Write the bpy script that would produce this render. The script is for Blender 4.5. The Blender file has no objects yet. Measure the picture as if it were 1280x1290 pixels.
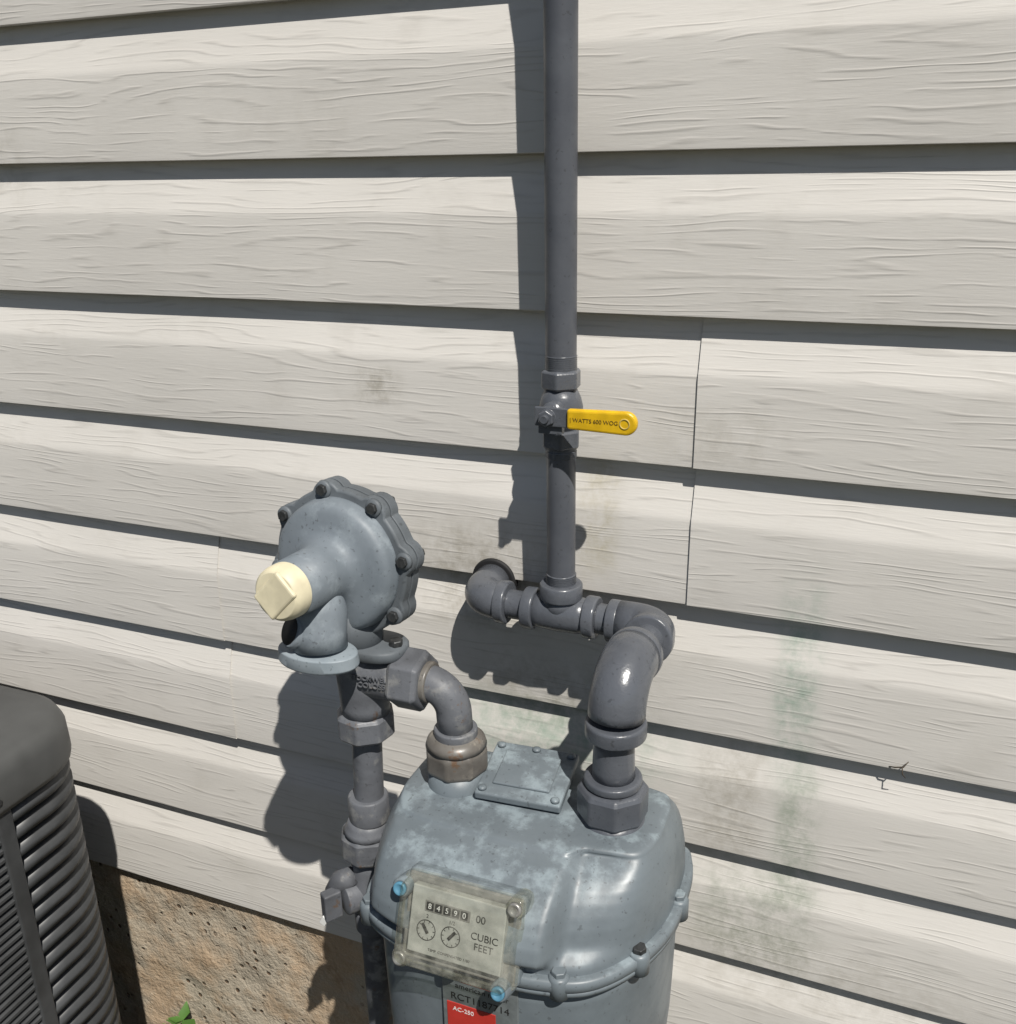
import bpy, bmesh, math, random
from mathutils import Vector, Matrix, noise
random.seed(4)
scene=bpy.context.scene
def V(x,o,z): return Vector((x,-o,z))
# ------------------------------------------------------------------ materials
class NT:
    def __init__(s,name):
        s.m=bpy.data.materials.new(name); s.m.use_nodes=True; s.t=s.m.node_tree; s.n=s.t.nodes; s.l=s.t.links
        s.b=s.n['Principled BSDF']; s.co=s.n.new('ShaderNodeTexCoord').outputs['Object']
    def new(s,t,**k):
        n=s.n.new(t)
        for a,b in k.items(): setattr(n,a,b)
        return n
    def put(s,sock,v):
        if isinstance(v,bpy.types.NodeSocket): s.l.new(v,sock)
        else: sock.default_value=v
    def math(s,op,a,b=0.0,c=0.0,clamp=False):
        n=s.new('ShaderNodeMath',operation=op,use_clamp=clamp)
        s.put(n.inputs[0],a); s.put(n.inputs[1],b); s.put(n.inputs[2],c); return n.outputs[0]
    def noise(s,scale,detail=4,rough=.55,vec=None,dist=0.0):
        n=s.new('ShaderNodeTexNoise'); s.l.new(vec or s.co,n.inputs['Vector'])
        n.inputs['Scale'].default_value=scale;n.inputs['Detail'].default_value=detail;n.inputs['Roughness'].default_value=rough;n.inputs['Distortion'].default_value=dist
        return n.outputs['Fac']
    def ramp(s,f,a,b,ca=0.0,cb=1.0):
        n=s.new('ShaderNodeMapRange'); n.interpolation_type='SMOOTHSTEP'; s.put(n.inputs[0],f)
        n.inputs[1].default_value=a;n.inputs[2].default_value=b;n.inputs[3].default_value=ca;n.inputs[4].default_value=cb
        return n.outputs[0]
    def mix(s,f,a,b):
        n=s.new('ShaderNodeMix',data_type='RGBA'); s.put(n.inputs[0],f)
        for i,v in ((6,a),(7,b)):
            if isinstance(v,bpy.types.NodeSocket): s.l.new(v,n.inputs[i])
            else: n.inputs[i].default_value=(*v,1)
        return n.outputs[2]
    def bump(s,h,st,dist,prev=None):
        n=s.new('ShaderNodeBump'); n.inputs['Strength'].default_value=st;n.inputs['Distance'].default_value=dist; s.l.new(h,n.inputs['Height'])
        if prev: s.l.new(prev,n.inputs['Normal'])
        return n.outputs[0]
    def out(s,col=None,rough=None,metal=None,nor=None,spec=None):
        if col is not None:
            if isinstance(col,bpy.types.NodeSocket): s.l.new(col,s.b.inputs['Base Color'])
            else: s.b.inputs['Base Color'].default_value=(*col,1)
        if rough is not None: s.put(s.b.inputs['Roughness'],rough)
        if metal is not None: s.put(s.b.inputs['Metallic'],metal)
        if spec is not None: s.b.inputs['Specular IOR Level'].default_value=spec
        if nor is not None: s.l.new(nor,s.b.inputs['Normal'])
        return s.m

def mat_siding():
    s=NT('vinyl_siding_mat')
    sep=s.new('ShaderNodeSeparateXYZ'); s.l.new(s.co,sep.inputs[0]); X,Y,Z=sep.outputs
    rnd=s.new('ShaderNodeAttribute',attribute_name='panel').outputs['Fac']
    cmb=s.new('ShaderNodeCombineXYZ'); s.put(cmb.inputs[0],s.math('MULTIPLY',X,3.4)); s.put(cmb.inputs[1],s.math('MULTIPLY',rnd,37.0)); s.put(cmb.inputs[2],s.math('MULTIPLY',Z,30.0))
    n=s.noise(1.0,3,.42,cmb.outputs[0],.15)
    # steady vertical drift keeps the grain running lengthwise, the noise makes it wander
    ph=s.math('MULTIPLY_ADD',n,48.0,s.math('MULTIPLY',Z,680.0))
    w=s.math('SINE',ph); w=s.math('MULTIPLY_ADD',w,.5,.5); w=s.math('POWER',w,5.0)
    cm2=s.new('ShaderNodeCombineXYZ'); s.put(cm2.inputs[0],s.math('MULTIPLY',X,14.0)); s.put(cm2.inputs[1],rnd); s.put(cm2.inputs[2],s.math('MULTIPLY',Z,110.0))
    n2=s.noise(1.0,2,.5,cm2.outputs[0])
    w=s.math('MULTIPLY',w,s.ramp(n2,.40,.62,.05,1.0))
    cm3=s.new('ShaderNodeCombineXYZ'); s.put(cm3.inputs[0],s.math('MULTIPLY',X,45.0)); s.put(cm3.inputs[1],rnd); s.put(cm3.inputs[2],s.math('MULTIPLY',Z,520.0))
    fine=s.noise(1.0,2,.6,cm3.outputs[0])
    h=s.math('ADD',w,s.math('MULTIPLY',fine,.55))
    b=s.bump(h,.50,.00050)
    big=s.noise(2.3,3,.6); spot=s.noise(14,4,.65)
    col=s.mix(s.ramp(big,.35,.7),(.645,.622,.585),(.59,.568,.533))
    col=s.mix(s.math('MULTIPLY',s.ramp(spot,.52,.75),.22),col,(.43,.405,.36))
    col=s.mix(s.math('MULTIPLY',w,.22),col,(.31,.29,.26))
    nA=s.noise(48,5,.72); nB=s.math('MULTIPLY',s.math('SUBTRACT',nA,.5),2.6)
    def blob(cx,cz,sx,sz,amt,c):
        nonlocal col
        dx=s.math('DIVIDE',s.math('SUBTRACT',X,cx),sx); dz=s.math('DIVIDE',s.math('SUBTRACT',Z,cz),sz)
        dx=s.math('MULTIPLY',dx,dx); dz=s.math('MULTIPLY',dz,dz)
        r=s.math('ADD',s.math('MULTIPLY',dx,dx),s.math('MULTIPLY',dz,dz))
        g=s.math('EXPONENT',s.math('MULTIPLY',r,-1.0))
        v=s.math('MULTIPLY',g,s.ramp(nB,-.55,.75,.0,amt))
        col=s.mix(v,col,c)
    G=(.24,.34,.27); D=(.27,.245,.19)
    blob(-.064,.945,.021,.10,.80,G)
    blob(-.052,.77,.022,.085,.80,(.25,.30,.23))
    blob(-.085,.66,.062,.06,.8,(.26,.29,.23))
    blob(-.12,.80,.035,.075,.6,D)
    blob(-.31,.84,.12,.04,.8,G)
    blob(-.30,.89,.10,.04,.6,D)
    blob(-.385,1.01,.07,.06,.75,D)
    blob(-.262,1.09,.020,.06,.75,(.40,.36,.24))
    blob(-.498,1.205,.028,.020,.65,D)
    blob(-.15,1.18,.06,.03,.3,D)
    blob(-.02,.60,.15,.05,.4,D)
    blob(-1.0,1.43,.08,.04,.4,D)
    return s.out(col,.5,0,b,.35)
def mat_paint(name,c1,c2,r1,r2,bsc=60,bst=.3,bd=.0006,chalk=None,chalk_t=(.55,.72),rust=None,up=False,ca=.75,spec=.5):
    s=NT(name); n=s.noise(18,4,.62); f=s.noise(bsc,4,.6)
    col=s.mix(s.ramp(n,.35,.68),c1,c2)
    rough=s.ramp(n,.3,.7,r1,r2)
    if chalk:
        cn=s.noise(34,5,.66); cv=s.ramp(cn,*chalk_t,0,ca)
        if up:
            g=s.new('ShaderNodeNewGeometry'); sp=s.new('ShaderNodeSeparateXYZ'); s.l.new(g.outputs['Normal'],sp.inputs[0])
            cv=s.math('MULTIPLY',cv,s.ramp(sp.outputs[2],.4,.99,.10,1.0))
        col=s.mix(cv,col,chalk); rough=s.math('MAXIMUM',rough,s.math('MULTIPLY',cv,.8))
    if rust:
        rn=s.noise(45,5,.7); col=s.mix(s.ramp(rn,.6,.68,0,.8),col,rust)
    sp2=s.noise(260,2,.5); col=s.mix(s.ramp(sp2,.64,.72,0,.4),col,(.03,.03,.03))
    return s.out(col,rough,0,s.bump(f,bst,bd),spec)
def mat_plain(name,c,rough=.5,metal=0,var=.15,sc=60,bs=.1):
    s=NT(name); n=s.noise(sc,3,.6)
    col=s.mix(s.ramp(n,.3,.7),c,tuple(max(0,x*(1-var)) for x in c))
    return s.out(col,rough,metal,s.bump(n,bs,.0005))
def mat_concrete():
    s=NT('foundation_mat'); a=s.noise(7,4,.65); b=s.noise(30,5,.7); c=s.noise(150,3,.6)
    vo=s.new('ShaderNodeTexVoronoi'); s.l.new(s.co,vo.inputs['Vector']); vo.inputs['Scale'].default_value=60
    col=s.mix(s.ramp(a,.40,.60),(.44,.33,.225),(.40,.35,.275))
    col=s.mix(s.ramp(b,.52,.68,0,.5),col,(.27,.18,.105))
    col=s.mix(s.ramp(c,.56,.72,0,.35),col,(.52,.46,.37))
    pit=s.ramp(vo.outputs['Distance'],.10,.26,0,1); pm=s.ramp(a,.50,.58); pit=s.math('MAXIMUM',pit,s.math('SUBTRACT',1.0,pm))
    col=s.mix(pit,(.15,.10,.065),col)
    h=s.math('ADD',b,s.math('MULTIPLY',pit,.5)); h=s.math('ADD',h,s.math('MULTIPLY',c,.3))
    return s.out(col,.9,0,s.bump(h,.85,.008),.2)
def mat_ground():
    s=NT('ground_mat'); a=s.noise(3,4,.6); b=s.noise(60,4,.7)
    col=s.mix(s.ramp(a,.4,.6),(.07,.055,.038),(.035,.05,.02)); col=s.mix(s.ramp(b,.45,.7,0,.5),col,(.10,.08,.06))
    return s.out(col,.95,0,s.bump(b,.9,.02),.2)
M_SID=mat_siding(); M_FND=mat_concrete(); M_GRD=mat_ground()
M_PIPE=mat_paint('pipe_paint',(.096,.103,.118),(.074,.080,.094),.30,.46,45,.25,.0010,spec=.45)
M_FIT=mat_paint('fitting_paint',(.102,.110,.126),(.074,.081,.095),.20,.40,40,.6,.0020,spec=.5)
M_OLD=mat_paint('weathered_pipe_paint',(.130,.137,.152),(.078,.082,.091),.42,.62,70,.55,.0012,chalk=(.23,.23,.225),chalk_t=(.52,.66),rust=(.12,.075,.045),spec=.4)
M_MET=mat_paint('meter_paint',(.150,.176,.194),(.124,.147,.163),.36,.50,26,.25,.0008,chalk=(.31,.37,.40),chalk_t=(.46,.66),up=True,ca=.65,spec=.45)
M_REG=mat_paint('regulator_paint',(.190,.218,.245),(.145,.170,.193),.48,.62,45,.25,.0006,chalk=(.28,.32,.35),chalk_t=(.50,.72),spec=.4)
M_REG2=mat_paint('regulator_rim_paint',(.135,.152,.168),(.092,.104,.115),.45,.62,60,.35,.0006,spec=.4)
M_BOLT=mat_plain('bolt_steel',(.085,.088,.09),.4,.6,.4,200)
M_NUT=mat_paint('worn_nut_steel',(.17,.16,.145),(.09,.08,.07),.28,.5,70,.3,.0008,chalk=(.32,.29,.24),rust=(.13,.07,.035)); 
M_YEL=mat_plain('yellow_vinyl',(.78,.48,.012),.38,0,.2,70,.15)
M_CREAM=mat_plain('cream_plastic',(.76,.69,.49),.5,0,.2,40,.12)
M_DARK=mat_plain('dark_void',(.012,.012,.013),.7)
M_INK=mat_plain('black_ink',(.02,.02,.02),.5)
M_FACE=mat_plain('index_face',(.42,.425,.40),.45,0,.3,45)
M_SILV=mat_plain('silver_frame',(.40,.39,.37),.35,.5,.3,60)
M_BLUE=mat_plain('blue_seal',(.09,.24,.35),.4)
M_RED=mat_plain('red_label',(.50,.04,.03),.4)
M_LBL=mat_plain('label_aluminium',(.26,.29,.30),.4,.4,.25,90)
M_WHITE=mat_plain('white_tag',(.8,.8,.78),.5)
M_AC=mat_plain('ac_grey_metal',(.060,.063,.066),.42,.0,.35,22,.05)
M_ACL=mat_plain('ac_lid',(.082,.084,.083),.48,.0,.4,9,.08)
M_LEAF=mat_plain('leaf_green',(.07,.16,.03),.5)
M_ADDED_EAVE=mat_plain('added_soffit_vinyl',(.40,.39,.37),.6)  # for the out-of-view eave added to cut sky light
M_ADDED_ROOF=mat_plain('added_roof_shingle',(.06,.055,.05),.9,0,.4,30,.6)  # for the slab on top of the added eave
def mat_clear():
    s=NT('clear_cover'); s.n.remove(s.b)
    tr=s.new('ShaderNodeBsdfTransparent'); tr.inputs[0].default_value=(.93,.94,.90,1)
    gl=s.new('ShaderNodeBsdfGlossy'); gl.inputs['Roughness'].default_value=.08
    df=s.new('ShaderNodeBsdfDiffuse'); df.inputs[0].default_value=(.55,.54,.47,1)
    lw=s.new('ShaderNodeLayerWeight'); lw.inputs[0].default_value=.3
    m1=s.new('ShaderNodeMixShader'); s.put(m1.inputs[0],s.ramp(lw.outputs['Facing'],.2,1,.05,.5)); s.l.new(tr.outputs[0],m1.inputs[1]); s.l.new(gl.outputs[0],m1.inputs[2])
    m2=s.new('ShaderNodeMixShader'); s.put(m2.inputs[0],s.ramp(s.noise(55,5,.65),.40,.72,.03,.28)); s.l.new(m1.outputs[0],m2.inputs[1]); s.l.new(df.outputs[0],m2.inputs[2])
    s.l.new(m2.outputs[0],s.n['Material Output'].inputs[0]); return s.m
M_CLEAR=mat_clear()
# ------------------------------------------------------------------ helpers
def empty(name,loc=(0,0,0)):
    e=bpy.data.objects.new(name,None); e.empty_display_size=.05; scene.collection.objects.link(e); return e
def mk(name,bm,mat,parent=None,smooth=True,bevel=0,seg=2,recalc=True):
    if recalc: bmesh.ops.recalc_face_normals(bm,faces=bm.faces[:])
    me=bpy.data.meshes.new(name); bm.to_mesh(me); bm.free()
    me.materials.append(mat)
    for p in me.polygons: p.use_smooth=smooth
    ob=bpy.data.objects.new(name,me); scene.collection.objects.link(ob)
    if parent: ob.parent=parent
    if bevel:
        b=ob.modifiers.new('bevel','BEVEL'); b.width=bevel; b.segments=seg; b.limit_method='ANGLE'; b.angle_limit=math.radians(35)
        if smooth: b.harden_normals=True
    return ob
def rings(bm,R,closed=True,cap=True):
    rr=[[bm.verts.new(p) for p in r] for r in R]
    for a,b in zip(rr,rr[1:]):
        n=len(a)
        for i in range(n if closed else n-1):
            bm.faces.new((a[i],a[(i+1)%n],b[(i+1)%n],b[i]))
    if cap:
        bm.faces.new(rr[0][::-1]); bm.faces.new(rr[-1])
    return rr
def frame(d):
    d=d.normalized(); up=Vector((0,0,1)) if abs(d.z)<.9 else Vector((1,0,0))
    a=d.cross(up).normalized(); b=d.cross(a).normalized(); return a,b
def lathe(bm,p,d,prof,segs=48,rot=0,mod=None):
    d=Vector(d).normalized(); a,b=frame(d)
    R=[]
    for t,r in prof:
        R.append([p+d*t+(a*math.cos(rot+2*math.pi*i/segs)+b*math.sin(rot+2*math.pi*i/segs))*(mod(r,2*math.pi*i/segs) if mod else r) for i in range(segs)])
    rings(bm,R)
def sweep(bm,pts,rad,segs=40):
    d0=(pts[1]-pts[0]).normalized(); a,b=frame(d0); R=[]
    for i,p in enumerate(pts):
        if i==0: d=d0
        elif i==len(pts)-1: d=(pts[i]-pts[i-1]).normalized()
        else: d=((pts[i+1]-p).normalized()+(p-pts[i-1]).normalized()).normalized()
        a=(a-d*a.dot(d)).normalized(); b=d.cross(a)
        r=rad[i] if isinstance(rad,(list,tuple)) else rad
        R.append([p+(a*math.cos(2*math.pi*k/segs)+b*math.sin(2*math.pi*k/segs))*r for k in range(segs)])
    rings(bm,R)
def elbow_pts(p0,c,p1,rb,n=14):
    d0=(p0-c).normalized(); d1=(p1-c).normalized(); ang=d0.angle(d1); t=rb/math.tan(ang/2)
    A=c+d0*t; B=c+d1*t; O=c+(d0+d1).normalized()*(rb/math.sin(ang/2))
    pts=[p0] if (p0-A).length>1e-4 else []
    va=A-O; vb=B-O; om=va.angle(vb)
    for i in range(n+1):
        f=i/n; pts.append(O+(va*math.sin((1-f)*om)+vb*math.sin(f*om))/math.sin(om))
    if (p1-B).length>1e-4: pts.append(p1)
    return pts
def pipe(name,p0,p1,r,mat,par,segs=40):
    bm=bmesh.new(); d=p1-p0; L=d.length
    n=max(2,int(L/.05)); lathe(bm,p0,d,[(L*i/n,r) for i in range(n+1)],segs); return mk(name,bm,mat,par,True,.0004,1)
def collar(name,p,d,L,r,mat,par,bead=True):
    bm=bmesh.new(); e=min(.003,L*.2)
    prof=[(0,r*.86),(0,r*.95),(e*.4,r),(L-e*.6,r),(L,r*.94),(L,r*.84)]
    lathe(bm,p,d,prof); ob=mk(name,bm,mat,par,True)
    m=ob.modifiers.new('b','BEVEL');m.width=.0009;m.segments=2;m.limit_method='ANGLE';m.angle_limit=.6
    return ob
def hexnut(name,p,d,L,r,mat,par,rot=.2,segs=6,bev=.002):
    bm=bmesh.new(); e=L*.14
    lathe(bm,p,d,[(0,r*.9),(e,r),(L-e,r),(L,r*.9)],segs,rot)
    return mk(name,bm,mat,par,False,bev,3)
def threads(name,p,d,L,r,mat,par,pitch=.0017):
    bm=bmesh.new(); n=max(2,int(L/pitch)); prof=[]
    for i in range(n):
        prof+=[(i*pitch,r*.95),(i*pitch+pitch*.5,r*1.02)]
    prof.append((n*pitch,r*.95)); lathe(bm,p,d,prof,36); return mk(name,bm,mat,par,True)
def box(name,mn,mx,mat,par,bev=.002,M=None):
    bm=bmesh.new(); bmesh.ops.create_cube(bm,size=1)
    for v in bm.verts:
        v.co=Vector([ (mn[i]+mx[i])/2+v.co[i]*(mx[i]-mn[i]) for i in range(3)])
    if M: bm.transform(M)
    return mk(name,bm,mat,par,False,bev,3)
def text(name,s,size,M,mat,par,ext=.0002,align='CENTER'):
    cu=bpy.data.curves.new(name,'FONT'); cu.body=s; cu.size=size; cu.extrude=ext; cu.align_x=align; cu.align_y='CENTER'
    cu.materials.append(mat); ob=bpy.data.objects.new(name,cu); scene.collection.objects.link(ob); ob.matrix_world=M
    if par: ob.parent=par
    return ob
def catmull(P,n):
    m=len(P); out=[]
    for i in range(n):
        t=i/n*m; k=int(t); f=t-k
        a,b,c,d=P[(k-1)%m],P[k%m],P[(k+1)%m],P[(k+2)%m]
        out.append(tuple(.5*((2*b[j])+(-a[j]+c[j])*f+(2*a[j]-5*b[j]+4*c[j]-d[j])*f*f+(-a[j]+3*b[j]-3*c[j]+d[j])*f**3) for j in (0,1)))
    return out
def ss(a,b,x):
    t=max(0,min(1,(x-a)/(b-a))); return t*t*(3-2*t)
# ------------------------------------------------------------------ house
house=empty('house')
PITCH=.1368; Z0=1.424
def zk(k): return Z0-PITCH*k
def course(bm,lay,k,x0,x1,off,pid):
    zt,zb=zk(k),zk(k+1)
    prof=[(-.004,zt+.006),(-.003,zt-.006),(-.0012,zt-.012),(.0085,zt-.047),(.0096,zt-.050),(.0102,zt-.054),(.0106,zt-.075),(.0114,zt-.105),(.0122,zb+.003),(.0120,zb+.0006),(.0108,zb),(-.003,zb+.0008)]
    n=max(2,int((x1-x0)/.02)); 
    rows=[]
    for o,z in prof:
        r=[]
        for i in range(n+1):
            x=x0+(x1-x0)*i/n
            w=noise.noise(Vector((x*2.2,z*1.5,k*.7)))*.0013+noise.noise(Vector((x*.7,k*3.3,1)))*.0010
            dz=noise.noise(Vector((x*1.3,k*2.1,5)))*.0012
            r.append(bm.verts.new((x,-(o+off+w),z+dz)))
        rows.append(r)
    for a,b in zip(rows,rows[1:]):
        for i in range(n):
            f=bm.faces.new((a[i],b[i],b[i+1],a[i+1])); f[lay]=pid
XL,XR=-3.6,3.2
seams={1:(-.171,0),2:(-.171,0),3:(-.7295,1),4:(-.7295,1),-3:(.9,0),-4:(.9,0),-1:(1.6,1),0:(1.6,1),5:(.7,0),6:(.7,0)}
bm=bmesh.new(); lay=bm.faces.layers.float.new('panel')
for k in range(-9,7):
    if k in seams:
        sx,lefttop=seams[k]; pid=random.random()
        if lefttop:
            course(bm,lay,k,XL,sx,.0018,pid); course(bm,lay,k,sx-.03,XR,0,random.random())
        else:
            course(bm,lay,k,XL,sx+.03,0,pid); course(bm,lay,k,sx,XR,.0022,random.random())
    else: course(bm,lay,k,XL,XR,0,random.random())
sid=mk('siding',bm,M_SID,house,True,recalc=False)
es=sid.modifiers.new('es','EDGE_SPLIT'); es.split_angle=math.radians(40)
box('sheathing',(XL,.012,.48),(XR,.16,zk(-9)),M_DARK,house,.001)
ZE=zk(-9)-.004  # unseen overhang added here to block overhead sky and deepen the wall's shade
box('added_soffit',(XL-.1,-.45,ZE),(XR+.1,.16,ZE+.02),M_ADDED_EAVE,house,.003)
box('added_fascia',(XL-.1,-.475,ZE-.01),(XR+.1,-.452,ZE+.17),M_ADDED_EAVE,house,.003)
bm=bmesh.new(); vs=[bm.verts.new(p) for p in ((XL-.15,-.50,ZE+.175),(XR+.15,-.50,ZE+.175),(XR+.15,3.0,ZE+1.6),(XL-.15,3.0,ZE+1.6))]; bm.faces.new(vs)
rf=mk('added_roof',bm,M_ADDED_ROOF,house,False,recalc=False); so=rf.modifiers.new('s','SOLIDIFY'); so.thickness=.02  # out-of-view slab, added together with the sky-blocking eave
bm=bmesh.new()
nx,nz=680,60
rows=[]
for j in range(nz+1):
    z=.50-.62*j/nz; rows.append([bm.verts.new((XL+(XR-XL)*i/nx, .003+noise.fractal(Vector(((XL+(XR-XL)*i/nx)*14,z*14,0)),.8,2,5)*.004,z)) for i in range(nx+1)])
for a,b in zip(rows,rows[1:]):
    for i in range(nx): bm.faces.new((a[i],b[i],b[i+1],a[i+1]))
mk('foundation',bm,M_FND,house,True,recalc=False)
# ------------------------------------------------------------------ ground
bm=bmesh.new()
def gz(x,y):
    d=math.hypot(x,y); return noise.fractal(Vector((x*3,y*3,0)),1,2,4)*.012*(1 if d<8 else 8/d)
xs=[-300,-80,-20,-8]+[-5+i*.1 for i in range(91)]+[6,15,60,300]; ys=[-300,-80,-20,-8]+[-4+i*.1 for i in range(41)]+[.15,.5,5,50,300]
g=[[bm.verts.new((x,y,gz(x,y))) for x in xs] for y in ys]
for a,b in zip(g,g[1:]):
    for i in range(len(xs)-1): bm.faces.new((a[i],a[i+1],b[i+1],b[i]))
mk('ground',bm,M_GRD,None,True)
# ------------------------------------------------------------------ outlet gas pipe
gp=empty('gas_pipe')
RX,RO=-.284,.055
ZT=1.006
pipe('riser_upper',V(RX,RO,1.245),V(RX,RO,ZE+.01),.0138,M_PIPE,gp)
pipe('riser_lower',V(RX,RO,1.03),V(RX,RO,1.18),.0134,M_PIPE,gp)
threads('riser_thread',V(RX,RO,1.036),(0,0,1),.012,.0142,M_FIT,gp)
collar('tee_top_collar',V(RX,RO,1.022),(0,0,1),.016,.0205,M_FIT,gp)
bm=bmesh.new(); lathe(bm,V(RX-.030,RO,ZT),(1,0,0),[(0,.0165),(.012,.0178),(.03,.0188),(.048,.0178),(.06,.0165)]); lathe(bm,V(RX,RO,ZT),(0,0,1),[(0,.0178),(.02,.0178)]); mk('tee_body',bm,M_FIT,gp)
collar('tee_left_collar',V(RX-.037,RO,ZT),(1,0,0),.012,.0208,M_FIT,gp)
collar('tee_right_collar',V(RX+.025,RO,ZT),(1,0,0),.012,.0208,M_FIT,gp)
pipe('nipple_left',V(-.365,RO,ZT+.003),V(-.31,RO,ZT),.0135,M_FIT,gp)
threads('nipple_left_thread',V(-.338,RO,ZT+.001),(1,0,0),.017,.0142,M_FIT,gp)
c=V(-.372,RO,ZT+.004)
bm=bmesh.new(); pts=elbow_pts(V(-.340,RO,ZT+.002),c,V(-.372,.006,ZT+.004),.018); sweep(bm,pts,.0188); mk('wall_elbow',bm,M_FIT,gp)
collar('wall_elbow_collar',V(-.349,RO,ZT+.002),(1,0,0),.011,.0215,M_FIT,gp)
pipe('wall_stub',V(-.372,.02,ZT+.004),V(-.372,-.05,ZT+.004),.0134,M_PIPE,gp)
collar('wall_escutcheon',V(-.372,.004,ZT+.004),(0,-1,0),.012,.024,M_DARK,gp)
pipe('nipple_right',V(-.255,RO,ZT),V(-.205,RO,ZT),.0135,M_FIT,gp)
threads('nipple_right_thread',V(-.2465,RO,ZT),(1,0,0),.012,.0146,M_FIT,gp)
collar('back_elbow_collar',V(-.236,RO,ZT),(1,0,0),.011,.0205,M_FIT,gp)
BE=V(-.189,RO,ZT); DC=V(-.189,.183,ZT+.020)
bm=bmesh.new(); sweep(bm,elbow_pts(V(-.226,RO,ZT),BE,BE.lerp(DC,.30),.022),.0205); mk('back_elbow',bm,M_FIT,gp)
u=(DC-BE).normalized()
collar('back_elbow_out_collar',BE+u*.030,u,.012,.0232,M_FIT,gp)
pipe('connecting_nipple',BE+u*.03,DC-u*.02,.0155,M_FIT,gp)
collar('drop_elbow_in_collar',DC-u*.050,u,.011,.0245,M_FIT,gp)
bm=bmesh.new(); sweep(bm,elbow_pts(DC-u*.042,DC,V(-.190,.187,.988),.030,18),.0238); mk('drop_elbow',bm,M_FIT,gp)
collar('drop_elbow_collar',V(-.190,.188,.970),(0,0,1),.014,.0256,M_FIT,gp)
bm=bmesh.new(); lathe(bm,V(-.191,.189,.93),(0,0,1),[(0,.0185),(.01,.0178),(.03,.0172),(.046,.0172)]); mk('swivel_neck',bm,M_FIT,gp)
collar('swivel_rim',V(-.191,.19,.925),(0,0,1),.007,.0245,M_FIT,gp)
hexnut('swivel_nut',V(-.191,.19,.893),(0,0,1),.031,.0305,M_FIT,gp,.35,8)
bm=bmesh.new(); lathe(bm,V(-.191,.19,.883),(0,0,1),[(0,.030),(.006,.0285),(.012,.026)]); mk('swivel_base',bm,M_FIT,gp)
# ------------------------------------------------------------------ shut-off valve
vv=empty('shutoff_valve')
threads('upper_thread',V(RX,RO,1.243),(0,0,1),.014,.0142,M_FIT,vv)
hexnut('upper_hex',V(RX,RO,1.226),(0,0,1),.018,.0185,M_FIT,vv,.1)
bm=bmesh.new(); lathe(bm,V(RX,RO,1.188),(0,0,1),[(0,.0125),(.006,.0165),(.014,.0195),(.022,.0198),(.030,.018),(.04,.0135)]); mk('body',bm,M_FIT,vv)
hexnut('lower_hex',V(RX,RO,1.172),(0,0,1),.018,.0185,M_FIT,vv,.3)
threads('lower_thread',V(RX,RO,1.163),(0,0,1),.008,.0142,M_FIT,vv)
ZH=1.2085
bm=bmesh.new(); lathe(bm,V(RX,RO+.01,ZH),(0,-1,0),[(0,.011),(.014,.0105),(.016,.008),(.026,.0075)]); mk('stem_boss',bm,M_FIT,vv,True,.0006)
hexnut('packing_nut',V(RX,.078,ZH),(0,-1,0),.006,.0095,M_FIT,vv,.2,6,.0008)
hexnut('handle_nut',V(RX,.091,ZH),(0,-1,0),.006,.0075,M_FIT,vv,.5,6,.0008)
pipe('stem_tip',V(RX,.096,ZH),V(RX,.101,ZH),.0036,M_FIT,vv,16)
def plate(name,x0,x1,h0,h1,o0,o1,mat,par,bev,round_end=True,zc=ZH,hole=None):
    bm=bmesh.new()
    top=[(x0,h0)]; 
    if round_end: top+= [(x1-h1+h1*math.sin(a),h1*math.cos(a)) for a in [math.pi*i/16 for i in range(17)]]
    else: top+=[(x1,h1),(x1,-h1)]
    top.append((x0,-h0))
    a=[bm.verts.new(V(x,o0,zc+z)) for x,z in top]; b=[bm.verts.new(V(x,o1,zc+z)) for x,z in top]
    n=len(a); bm.faces.new(a); bm.faces.new(b[::-1])
    for i in range(n): bm.faces.new((a[i],b[i],b[(i+1)%n],a[(i+1)%n]))
    return mk(name,bm,mat,par,False,bev,3)
plate('handle_plate',RX-.012,-.24,.0085,.0080,.0875,.0905,M_FIT,vv,.0008,False)
plate('handle_stop',RX-.010,RX+.012,.004,.004,.080,.0875,M_FIT,vv,.0008,False,ZH-.012)
plate('yellow_grip',-.266,-.2040,.0088,.0103,.0862,.0935,M_YEL,vv,.0024)
bm=bmesh.new(); lathe(bm,V(-.2145,.0932,ZH),(0,-1,0),[(0,.0050),(.0008,.0046),(.0008,.0036),(-.002,.0030)],24); mk('grip_hole_rim',bm,mat_plain('yellow_rim',(.62,.45,.10),.5),vv)
MF=Matrix(((1,0,0,0),(0,0,-1,0),(0,1,0,0),(0,0,0,1)))
def face_M(x,o,z): return Matrix.Translation(V(x,o,z))@MF
text('grip_text','| WATTS 600 WOG',.0050,face_M(-.2415,.0937,ZH),mat_plain('brown_ink',(.12,.07,.01),.6),vv,.0001)
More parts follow.
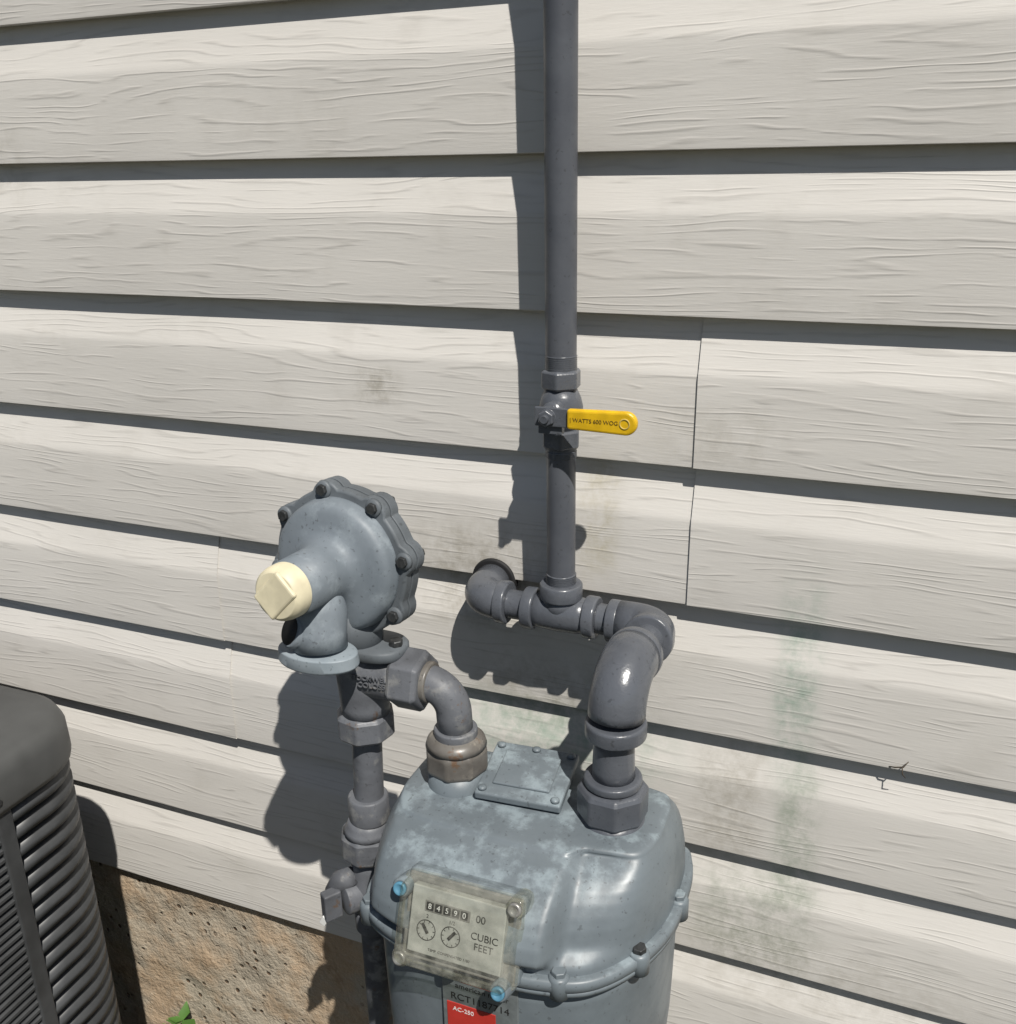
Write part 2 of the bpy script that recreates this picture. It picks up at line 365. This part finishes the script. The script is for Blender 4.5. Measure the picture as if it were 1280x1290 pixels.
# ------------------------------------------------------------------ inlet pipe
ip=empty('gas_pipe.001')
IX,IO=-.430,.19
pipe('ground_riser',V(-.436,IO,-.05),V(-.436,IO,.715),.0145,M_OLD,ip)
collar('riser_collar',V(-.436,IO,.695),(0,0,1),.022,.019,M_OLD,ip)
bm=bmesh.new(); lathe(bm,V(-.436,IO,.714),(0,0,1),[(0,.017),(.01,.019),(.025,.023),(.04,.021),(.056,.018),(.07,.017)]); mk('stopcock_body',bm,M_OLD,ip)
d=Vector((-.55,-.8,0)).normalized()
bm=bmesh.new(); lathe(bm,V(-.436,IO,.742)-d*.032,d,[(0,.010),(.012,.0125),(.055,.017),(.062,.0165),(.064,.011)],32); mk('stopcock_plug',bm,M_OLD,ip,True,.0008)
M=Matrix.Translation(V(-.436,IO,.742)+d*.04)@Matrix.Rotation(math.atan2(d.y,d.x),4,'Z')
box('stopcock_key',(-.006,-.006,-.015),(.012,.006,.015),M_OLD,ip,.002,M)
bm=bmesh.new(); sweep(bm,[V(-.445,IO+.02,.768),V(-.458,IO+.02,.758),V(-.467,IO+.02,.744),V(-.469,IO+.02,.728)],[.009,.011,.009,.005],20); mk('lock_wing',bm,M_OLD,ip)
box('seal_tag',(-.0035,-.0015,-.006),(.0035,.0015,.005),M_WHITE,ip,.001,Matrix.Translation(V(-.466,.232,.726))@Matrix.Rotation(.5,4,'Y'))
hexnut('union_nut',V(-.435,IO,.783),(0,0,1),.030,.0275,M_OLD,ip,.1,8)
bm=bmesh.new(); lathe(bm,V(-.434,IO,.812),(0,0,1),[(0,.025),(.004,.0225),(.008,.0205),(.014,.0185)]); mk('union_cone',bm,M_OLD,ip)
collar('coupling',V(-.432,IO,.825),(0,0,1),.027,.0192,M_OLD,ip)
pipe('inlet_nipple',V(-.431,IO,.84),V(-.428,IO,.925),.0140,M_OLD,ip)
hexnut('lower_hex',V(-.428,IO,.920),(0,0,1),.026,.0275,M_OLD,ip,.2,8)
bm=bmesh.new(); lathe(bm,V(-.427,IO,.944),(0,0,1),[(0,.0225),(.01,.0225),(.03,.0235),(.045,.025),(.056,.022),(.066,.018)]); mk('valve_body',bm,M_OLD,ip)
bm=bmesh.new(); lathe(bm,V(-.445,IO,.986),(1,0,0),[(0,.012),(.003,.020),(.02,.0235),(.05,.022),(.06,.021)]); mk('valve_side_body',bm,M_OLD,ip)
hexnut('outlet_hex',V(-.392,IO,.987),(1,0,0),.030,.0285,M_OLD,ip,.25)
MT=face_M(-.405,.2135,.990)@Matrix.Rotation(.12,4,'Y')
text('cast_lettering','ROCKWELL\nCOLOSS',.0070,MT,M_OLD,ip,.0008)
bm=bmesh.new(); sweep(bm,elbow_pts(V(-.37,IO,.987),V(-.338,IO,.986),V(-.336,IO,.938),.026,16),.0158); mk('inlet_elbow',bm,M_OLD,ip)
collar('inlet_elbow_collar',V(-.366,IO,.987),(1,0,0),.009,.0185,M_NUT,ip)
collar('inlet_elbow_low_collar',V(-.336,IO,.938),(0,0,1),.009,.0195,M_OLD,ip)
bm=bmesh.new(); lathe(bm,V(-.336,IO,.930),(0,0,1),[(0,.0275),(.005,.026),(.010,.021)]); mk('inlet_swivel_top',bm,M_NUT,ip)
hexnut('inlet_swivel_nut',V(-.336,IO,.905),(0,0,1),.026,.0292,M_NUT,ip,.1,8)
bm=bmesh.new(); lathe(bm,V(-.336,IO,.880),(0,0,1),[(0,.029),(.010,.027),(.026,.026)]); mk('meter_boss',bm,M_MET,ip)
# ------------------------------------------------------------------ regulator
rg=empty('gas_regulator')
ax=Vector((-.07,-1,.07)).normalized(); rc=V(-.440,.183,1.0885)
K=1.03
def lob(r,th):
    if r<.066: return r*K
    k=math.cos(8*(th-.2)); return (r-.0060+.0068*max(0,k)**.7)*K
sk_=lambda r,th:r*K
bm=bmesh.new(); lathe(bm,rc,ax,[(-.045,.012),(-.043,.035),(-.034,.048),(-.022,.055),(-.012,.058)],72,0,sk_); mk('rear_case',bm,M_REG2,rg)
bm=bmesh.new(); lathe(bm,rc,ax,[(-.013,.056),(-.013,.0700),(-.012,.0718),(-.0008,.0722),(-.0008,.0670)],144,0,lob); mk('rear_flange',bm,M_REG2,rg,True,.0012)
bm=bmesh.new(); lathe(bm,rc,ax,[(.0008,.0670),(.0008,.0722),(.0085,.0718),(.0100,.0700),(.0100,.056)],144,0,lob); mk('front_flange',bm,M_REG2,rg,True,.0012)
bm=bmesh.new(); lathe(bm,rc,ax,[(.008,.0600),(.012,.0582),(.018,.0575),(.0215,.0560),(.0240,.0530),(.0255,.0485),(.0265,.042),(.0278,.035),(.0305,.0295),(.036,.0262),(.045,.0248),(.080,.0236)],96,0,sk_); mk('front_case',bm,M_REG,rg)
a,b=frame(ax)
for i in range(8):
    th=.2+i*math.pi/4; q=rc+(a*math.cos(th)+b*math.sin(th))*.0675
    bm=bmesh.new(); lathe(bm,q+ax*.009,ax,[(0,.0082),(.003,.0072),(.003,.0030)],20); mk('bolt_boss_%d'%i,bm,M_REG2,rg)
    hexnut('bolt_%d'%i,q+ax*.011,ax,.0045,.0052,M_BOLT,rg,i,6,.0006)
    hexnut('bolt_tail_%d'%i,q-ax*.018,ax,.008,.005,M_BOLT,rg,i,6,.0006)
cp=rc+ax*.079
bm=bmesh.new(); lathe(bm,cp,ax,[(0,.0228),(.001,.0236),(.010,.0233),(.015,.0222),(.018,.0195),(.0185,.010)],64); mk('cream_cap',bm,M_CREAM,rg,True,.0008)
Mc=Matrix.Translation(cp+ax*.018)@Matrix((( a.x,b.x,ax.x,0),(a.y,b.y,ax.y,0),(a.z,b.z,ax.z,0),(0,0,0,1)))@Matrix.Rotation(.8,4,'Z')
box('cap_grip',(-.0180,-.0130,-.003),(.0180,.0130,.0022),M_CREAM,rg,.0026,Mc)
bm=bmesh.new(); sweep(bm,[rc+ax*.045+Vector((.0,0,-.010)),V(-.440,.228,1.060),V(-.439,.234,1.044),V(-.438,.236,1.030)],[.020,.0225,.023,.023],36); mk('vent_housing',bm,M_REG,rg)
n=48; R=[]
bm=bmesh.new()
for z,s in ((1.030,.92),(1.029,1.0),(1.019,1.03),(1.0165,.97)):
    R.append([V(-.440+.037*s*math.cos(t*2*math.pi/n),.238+.023*s*math.sin(t*2*math.pi/n),z) for t in range(n)])
rings(bm,R); mk('vent_flange',bm,mat_paint('vent_flange_paint',(.28,.32,.35),(.20,.24,.27),.45,.6,60,.3,.0006),rg,True,.001)
bm=bmesh.new(); lathe(bm,V(-.450,.242,1.044),(-.45,-.75,.45),[(0,.015),(.012,.0145),(.014,.0125),(.010,.0115)],24); mk('vent_opening',bm,M_REG,rg)
bm=bmesh.new(); lathe(bm,V(-.450,.242,1.044),(-.45,-.75,.45),[(0,.0122),(.0142,.0122)],24); mk('vent_screen',bm,M_DARK,rg)
bm=bmesh.new(); sweep(bm,[V(-.436,.19,1.045),V(-.430,.19,1.025),V(-.428,.19,1.010)],[.027,.024,.0215],36); mk('neck',bm,M_REG2,rg)
bm=bmesh.new(); R=[]
for z,s in ((1.008,.94),(1.009,1),(1.016,1),(1.018,.95)):
    R.append([V(-.418+.036*s*math.copysign(abs(math.cos(t*2*math.pi/n))**.7,math.cos(t*2*math.pi/n)),.19+.024*s*math.copysign(abs(math.sin(t*2*math.pi/n))**.8,math.sin(t*2*math.pi/n)),z) for t in range(n)])
rings(bm,R); mk('mount_flange',bm,M_REG2,rg,True)
for sx in (-.025,.027): hexnut('mount_bolt%+d'%(sx*1000),V(-.418+sx,.19,1.0165),(0,0,1),.007,.0065,M_BOLT,rg,.3,6,.0008)
# ------------------------------------------------------------------ meter
gm=empty('gas_meter')
CX=-.260
FL=[(-.129,.200),(-.128,.250),(-.114,.284),(-.08,.301),(-.04,.306),(0,.308),(.04,.306),(.078,.294),(.106,.262),(.122,.222),(.126,.18),(.122,.135),(.10,.113),(.0,.106),(-.10,.113),(-.125,.14)]
TP=[(-.121,.185),(-.119,.215),(-.108,.235),(-.08,.242),(-.04,.244),(0,.245),(.04,.244),(.078,.241),(.103,.228),(.112,.205),(.113,.18),(.110,.150),(.092,.138),(.0,.133),(-.100,.138),(-.118,.152)]
N=192
zs=[(.815,0),(.825,.01),(.835,.035),(.845,.09),(.854,.18),(.862,.29),(.869,.42),(.875,.57),(.880,.73),(.8835,.86),(.886,.95),(.8878,1.0)]
def ringpts(mix,z,scale=1,grow=0,sculpt=True):
    P=[(FL[i][0]*(1-mix)+TP[i][0]*mix,FL[i][1]*(1-mix)+TP[i][1]*mix) for i in range(16)]
    c=catmull(P,N); out=[]
    cy=.185
    for x,o in c:
        if grow:
            L=math.hypot(x,o-cy); x+=x/L*grow; o+=(o-cy)/L*grow
        x*=scale; o=cy+(o-cy)*scale
        if sculpt and o>.19:
            m=ss(-.120,-.104,x)*(1-ss(.046,.058,x)); fz=ss(.820,.835,z)*(1-ss(.884,.8885,z)*.5)
            o+=.014*m*fz*ss(.19,.24,o)-.012*ss(.050,.062,x)*(1-ss(.075,.112,x))*fz*ss(.2,.24,o)
        out.append(V(CX+x,o,z))
    return out
bm=bmesh.new(); R=[]
for i in range(len(zs)-1):
    for j in range(4):
        f=j/4; R.append(ringpts(zs[i][1]*(1-f)+zs[i+1][1]*f,zs[i][0]*(1-f)+zs[i+1][0]*f))
R.append(ringpts(1,.8878))
for s,z in ((.988,.8893),(.97,.8902),(.93,.8908),(.8,.8912),(.6,.8914),(.3,.8915),(.05,.8915)): R.append(ringpts(1,z,s))
rings(bm,R); mk('upper_case',bm,M_MET,gm)
bm=bmesh.new(); R=[ringpts(0,z,1,g,False) for z,g in ((.817,-.002),(.8172,.004),(.8160,.0072),(.808,.0075),(.8068,.006),(.8065,-.002))]
rings(bm,R); mk('upper_flange',bm,M_MET,gm)
bm=bmesh.new(); R=[ringpts(0,z,1,g,False) for z,g in ((.8062,-.002),(.8060,.005),(.8050,.0062),(.8015,.006),(.8005,.004),(.800,-.003))]
rings(bm,R); mk('lower_flange',bm,M_MET,gm)
bm=bmesh.new(); R=[]
for z,s in ((.80,.965),(.78,.962),(.74,.957),(.70,.95),(.66,.94),(.635,.925),(.615,.89),(.603,.82),(.600,.7),(.600,.05)): R.append(ringpts(0,z,s,0,False))
rings(bm,R); mk('lower_case',bm,M_MET,gm)
for i,(x,o) in enumerate([(.060,.302),(.112,.256),(.128,.185),(.105,.112),(-.105,.112),(-.131,.2),(-.119,.284),(-.03,.311)]):
    c0=V(CX+x,o,.799)
    bm=bmesh.new(); lathe(bm,c0,(0,0,1),[(0,.006),(.001,.0088),(.018,.0088),(.0205,.007)],28); mk('flange_lug_%d'%i,bm,M_MET,gm)
    hexnut('flange_bolt_%d'%i,c0+Vector((0,0,.0200)),(0,0,1),.0050,.0062,M_BOLT if i%2 else M_MET,gm,i*.5,6,.0008)
Mp=Matrix.Translation(V(-.273,.176,.895))@Matrix.Rotation(math.radians(4),4,'Z')@Matrix.Rotation(math.radians(9),4,'X')
box('access_pad',(-.034,-.030,-.010),(.034,.030,.003),M_MET,gm,.003,Mp)
box('access_cover',(-.039,-.034,.0040),(.039,.034,.0120),M_MET,gm,.002,Mp)
box('access_panel',(-.026,-.021,.0118),(.026,.021,.0145),M_MET,gm,.0015,Mp)
for i,(x,y) in enumerate([(-.033,-.028),(.033,-.028),(-.033,.028),(.033,.028),(0,.029)]):
    bm=bmesh.new(); lathe(bm,Mp@Vector((x,y,.0118)),(0,0,1),[(0,.004),(.002,.0038),(.003,.002)],16); mk('cover_screw_%d'%i,bm,M_MET,gm)
# index assembly
U=Vector((0,.34,.94)).normalized(); Nn=Vector((1,0,0)).cross(U)
MI=Matrix(((1,0,Nn.x,0),(0,U.y,Nn.y,0),(0,U.z,Nn.z,0),(0,0,0,1)))
MI=Matrix.Translation(V(-.279,.314,.8475))@MI
box('index_base',(-.052,-.037,-.030),(.052,.037,-.006),M_MET,gm,.005,MI)
box('index_gasket',(-.049,-.0345,-.006),(.049,.0345,-.003),M_SILV,gm,.002,MI)
DZ=.0045
MD=MI@Matrix.Translation((-.001,.0015,DZ))@Matrix.Scale(.93,4)
box('index_dial_plate',(-.0435,-.0290,-.008),(.0435,.0290,.0005),M_FACE,gm,.001,MD)
box('index_counter_window',(-.030,.009,.0007),(.012,.0185,.0014),M_SILV,gm,.0004,MD)
for i in range(5):
    x=-.0285+i*.0080
    box('digit_wheel_%d'%i,(x,.0102,.0015),(x+.0066,.0173,.0020),M_INK,gm,.0003,MD)
    text('digit_%d'%i,'84590'[i],.0066,MD@Matrix.Translation((x+.0033,.0138,.0022)),M_WHITE,gm,.0001)
text('digit_tail','00',.009,MD@Matrix.Translation((.0215,.0135,.0008)),M_INK,gm,.0001)
def ringmesh(name,M,r0,r1,mat,z=.0009):
    bm=bmesh.new(); n=40
    A=[bm.verts.new(M@Vector((r0*math.cos(2*math.pi*i/n),r0*math.sin(2*math.pi*i/n),z))) for i in range(n)]
    B=[bm.verts.new(M@Vector((r1*math.cos(2*math.pi*i/n),r1*math.sin(2*math.pi*i/n),z))) for i in range(n)]
    for i in range(n): bm.faces.new((A[i],A[(i+1)%n],B[(i+1)%n],B[i]))
    mk(name,bm,mat,gm,False)
for i,(x,ang) in enumerate([(-.027,2.2),(-.004,.9)]):
    Md=MD@Matrix.Translation((x,-.0075,0)); ringmesh('dial_ring_%d'%i,Md,.0082,.0090,M_INK)
    box('dial_hand_%d'%i,(-.0030,-.0014,.0010),(.0066,.0014,.0015),M_INK,gm,.0002,Md@Matrix.Rotation(ang,4,'Z'))
    for k in range(10):
        box('dial_tick_%d_%d'%(i,k),(.0064,-.0002,.0008),(.008,.0002,.0011),M_INK,gm,0,Md@Matrix.Rotation(k*.628,4,'Z'))
    text('dial_label_%d'%i,('2','1/2')[i],.0045,MD@Matrix.Translation((x+.0,.0045,.0008)),M_INK,gm,.0001)
text('cubic_feet','CUBIC\nFEET',.0086,MD@Matrix.Translation((.0265,-.0055,.0008)),M_INK,gm,.0001)
text('index_small','TEMP. COMPENSATED 1180',.0032,MD@Matrix.Translation((-.004,-.0235,.0008)),M_INK,gm,.0001)
def rrect(w,h,r,z,n=6):
    o=[]
    for cx,cy,a0 in ((w-r,h-r,0),(-w+r,h-r,90),(-w+r,-h+r,180),(w-r,-h+r,270)):
        for i in range(n+1):
            t=math.radians(a0+90*i/n); o.append(MI@Vector((cx+r*math.cos(t),cy+r*math.sin(t),z)))
    return o
bm=bmesh.new(); rr=rings(bm,[rrect(.052,.0375,.008,-.004),rrect(.052,.0375,.008,-.001),rrect(.049,.0345,.007,-.0005),rrect(.0485,.034,.007,.013),rrect(.0465,.032,.006,.0155),rrect(.042,.0275,.004,.0160)],True,False); bm.faces.new(rr[-1]); mk('clear_cover',bm,M_CLEAR,gm,False,.0006)
for i,(x,y,c) in enumerate([(-.052,.022,M_BLUE),(.046,.030,M_CLEAR),(.040,-.037,M_BLUE),(-.046,-.033,M_CLEAR)]):
    bm=bmesh.new(); lathe(bm,MI@Vector((x,y,-.018)),Nn,[(0,.0085),(.022,.0080),(.024,.007)],28); mk('cover_post_%d'%i,bm,M_MET if c is M_BLUE else M_CLEAR,gm,True,.0006)
    bm=bmesh.new(); lathe(bm,MI@Vector((x,y,.0055)),Nn,[(0,.0058),(.003,.0055),(.0035,.004),(.0022,.003)],28); mk('cover_seal_%d'%i,bm,c if c is M_BLUE else M_SILV,gm)
# labels
LO=.3035
box('label_plate',(-.302,-(LO+.0012),.700),(-.234,-(LO-.002),.7945),M_LBL,gm,.0008)
xb=-.2965
while xb<-.262:
    w=random.choice((.0005,.0008,.0013)); box('barcode_bar',(xb,-(LO+.0017),.7835),(xb+w,-(LO+.0012),.7925),M_INK,gm,0); xb+=w+random.choice((.0006,.001))
text('label_brand','american meter',.0075,face_M(-.266,LO+.0014,.7785),M_INK,gm,.0001)
text('label_serial','RCT1187714',.0098,face_M(-.268,LO+.0014,.7665),M_INK,gm,.0001)
box('red_badge',(-.298,-(LO+.0018),.728),(-.254,-(LO+.001),.7595),M_RED,gm,.0003)
text('badge_text','AC-250',.006,face_M(-.283,LO+.002,.7535),M_WHITE,gm,.0001)
# ------------------------------------------------------------------ air conditioner
ac=empty('air_conditioner')
AX0,AX1,AO0,AO1=-1.56,-.80,.16,.92
def perim(inset,rad,n=10):
    x0,x1,o0,o1=AX0+inset,AX1-inset,AO0+inset,AO1-inset; o=[]
    for cx,cy,a0 in ((x1-rad,o1-rad,0),(x0+rad,o1-rad,90),(x0+rad,o0+rad,180),(x1-rad,o0+rad,270)):
        for i in range(n+1):
            t=math.radians(a0+90*i/n); o.append((cx+rad*math.cos(t),cy+rad*math.sin(t)))
    return o
def acr(inset,rad,z): return [V(x,o,z) for x,o in perim(inset,rad)]
bm=bmesh.new(); rings(bm,[acr(.004,.076,.806),acr(-.004,.084,.806),acr(-.005,.085,.812),acr(-.004,.084,.842),acr(.001,.08,.854),acr(.010,.072,.861),acr(.03,.07,.865),acr(.08,.07,.8675),acr(.25,.08,.872)]); mk('lid',bm,M_ACL,ac,True)
bm=bmesh.new(); rings(bm,[acr(.035,.05,.10),acr(.035,.05,.806)]); mk('coil',bm,M_DARK,ac,True)
bm=bmesh.new(); rings(bm,[acr(0,.08,.05),acr(0,.08,.11),acr(.02,.06,.112)]); mk('base_pan',bm,M_AC,ac,True)
box('pad',(AX0-.05,-(AO1+.05),-.02),(AX1+.03,-(AO0-.03),.05),mat_plain('pad_concrete',(.35,.34,.32),.9),ac,.01)
def slat_path(path,z,h,depth,bm):
    A=[];B=[];C=[]
    for x,o,nx,no in path:
        A.append(bm.verts.new(V(x-nx*depth,o-no*depth,z+h*.45))); B.append(bm.verts.new(V(x,o,z-h*.05))); C.append(bm.verts.new(V(x,o,z-h*.38)))
    for P,Q in ((A,B),(B,C)):
        for i in range(len(P)-1): bm.faces.new((P[i],Q[i],Q[i+1],P[i+1]))
def corner(ix,io):
    cx=(AX1-.08) if ix>0 else (AX0+.08); co=(AO1-.08) if io>0 else (AO0+.08); p=[]
    sx,so=ix,io
    p.append((cx+sx*.08,co-so*.05,sx,0))
    for i in range(11):
        t=math.radians(9*i); p.append((cx+sx*.08*math.cos(t),co+so*.08*math.sin(t),sx*math.cos(t),so*math.sin(t)))
    p.append((cx-sx*.05,co+so*.08,0,so)); return p
bm=bmesh.new()
for ix in (1,-1):
    for io in (1,-1):
        z=.795
        while z>.12: slat_path(corner(ix,io),z,.0215,.016,bm); z-=.0215
ob=mk('corner_louvers',bm,M_AC,ac,True); so=ob.modifiers.new('s','SOLIDIFY'); so.thickness=.0015
bm=bmesh.new()
faces=[((AX1,AO0+.135,1,0),(AX1,AO1-.135,1,0)),((AX0,AO0+.135,-1,0),(AX0,AO1-.135,-1,0)),((AX0+.135,AO0,0,-1),(AX1-.135,AO0,0,-1)),((AX0+.135,AO1,0,1),(AX1-.135,AO1,0,1))]
for f in faces:
    z=.797
    while z>.12: slat_path(list(f),z,.0100,.010,bm); z-=.0105
ob=mk('side_louvers',bm,M_AC,ac,False); so=ob.modifiers.new('s','SOLIDIFY'); so.thickness=.001
for i,(x,o) in enumerate([(AX1,AO0+.1325),(AX1,AO1-.1325),(AX0,AO0+.1325),(AX0,AO1-.1325)]):
    box('post_x_%d'%i,(x-.012,-(o+.009),.10),(x+.0015,-(o-.009),.806),M_AC,ac,.002)
for i,(x,o) in enumerate([(AX0+.1325,AO0),(AX1-.1325,AO0),(AX0+.1325,AO1),(AX1-.1325,AO1)]):
    box('post_y_%d'%i,(x-.009,-o-.006,.10),(x+.009,-o+.006,.806),M_AC,ac,.002)
for i,o in enumerate((.30,.6)):
    hexnut('lid_screw_%d'%i,V(AX1+.003,o,.823),(1,0,0),.004,.005,M_BOLT,ac,.2,6,.0006)
# ------------------------------------------------------------------ weed, twig
wd=empty('weed_plant'); bm=bmesh.new(); bs=bmesh.new()
root=V(-.88,.06,.0)
for i in range(18):
    h=.12+.125*random.random(); an=random.uniform(0,6.28); tip=root+Vector((math.cos(an)*.045*random.random(),math.sin(an)*.03,h))
    sweep(bs,[root,root.lerp(tip,.5)+Vector((.004,0,0)),tip],[.0015,.0012,.0008],6)
    for s in range(3):
        dd=Vector((math.cos(an+s*2),math.sin(an+s*2)*.6,.25)).normalized(); L=.022+.015*random.random(); sd=dd.cross(Vector((0,0,1))).normalized()*L*.28
        P=[tip,tip+dd*L*.4+sd,tip+dd*L,tip+dd*L*.4-sd]; m=tip+dd*L*.5+Vector((0,0,-.002))
        vs=[bm.verts.new(p) for p in P]; mv=bm.verts.new(m)
        for k in range(4): bm.faces.new((vs[k],vs[(k+1)%4],mv))
mk('leaves',bm,M_LEAF,wd,True); mk('stems',bs,M_LEAF,wd,True)
bm=bmesh.new()
sweep(bm,[V(.024,.0115,.878),V(.030,.016,.881),V(.037,.018,.884),V(.041,.015,.889)],[.0005,.0007,.0007,.0004],8)
sweep(bm,[V(.036,.018,.884),V(.037,.021,.878),V(.040,.018,.873)],[.0006,.0006,.0003],8)
mk('twig',bm,mat_plain('twig_bark',(.06,.045,.03),.8),None,True)
# ------------------------------------------------------------------ light, sky, camera
sd=Vector((-.9,1,-1.8)).normalized()
L=bpy.data.lights.new('sun','SUN'); L.energy=5.0; L.angle=math.radians(.53); L.color=(1,.96,.895)
lo=bpy.data.objects.new('sun',L); scene.collection.objects.link(lo); lo.rotation_mode='QUATERNION'; lo.rotation_quaternion=sd.to_track_quat('-Z','Y'); lo.location=(2,-3,5)
w=bpy.data.worlds.new('World'); scene.world=w; w.use_nodes=True; nt=w.node_tree
sk=nt.nodes.new('ShaderNodeTexSky'); sk.sky_type='NISHITA'; sk.sun_disc=False; sk.sun_elevation=math.asin(-sd.z); sk.sun_rotation=math.atan2(-sd.x,-sd.y)
nt.links.new(sk.outputs[0],nt.nodes['Background'].inputs[0]); nt.nodes['Background'].inputs[1].default_value=.05
R_=Vector((.9263,.3763,-.0188)).normalized();D_=Vector((.1109,-.3201,-.9409)); D_=(D_-R_*D_.dot(R_)).normalized(); F_=R_.cross(D_)
cam=bpy.data.cameras.new('camera'); co=bpy.data.objects.new('camera',cam); scene.collection.objects.link(co)
co.matrix_world=Matrix(((R_.x,-D_.x,-F_.x,0),(R_.y,-D_.y,-F_.y,-.87),(R_.z,-D_.z,-F_.z,1.42),(0,0,0,1)))
cam.sensor_fit='HORIZONTAL'; cam.sensor_width=36; cam.lens=36*1240/1280; cam.clip_start=.01; cam.clip_end=1000
scene.camera=co
scene.view_settings.view_transform='Standard'; scene.view_settings.look='None'; scene.view_settings.exposure=0
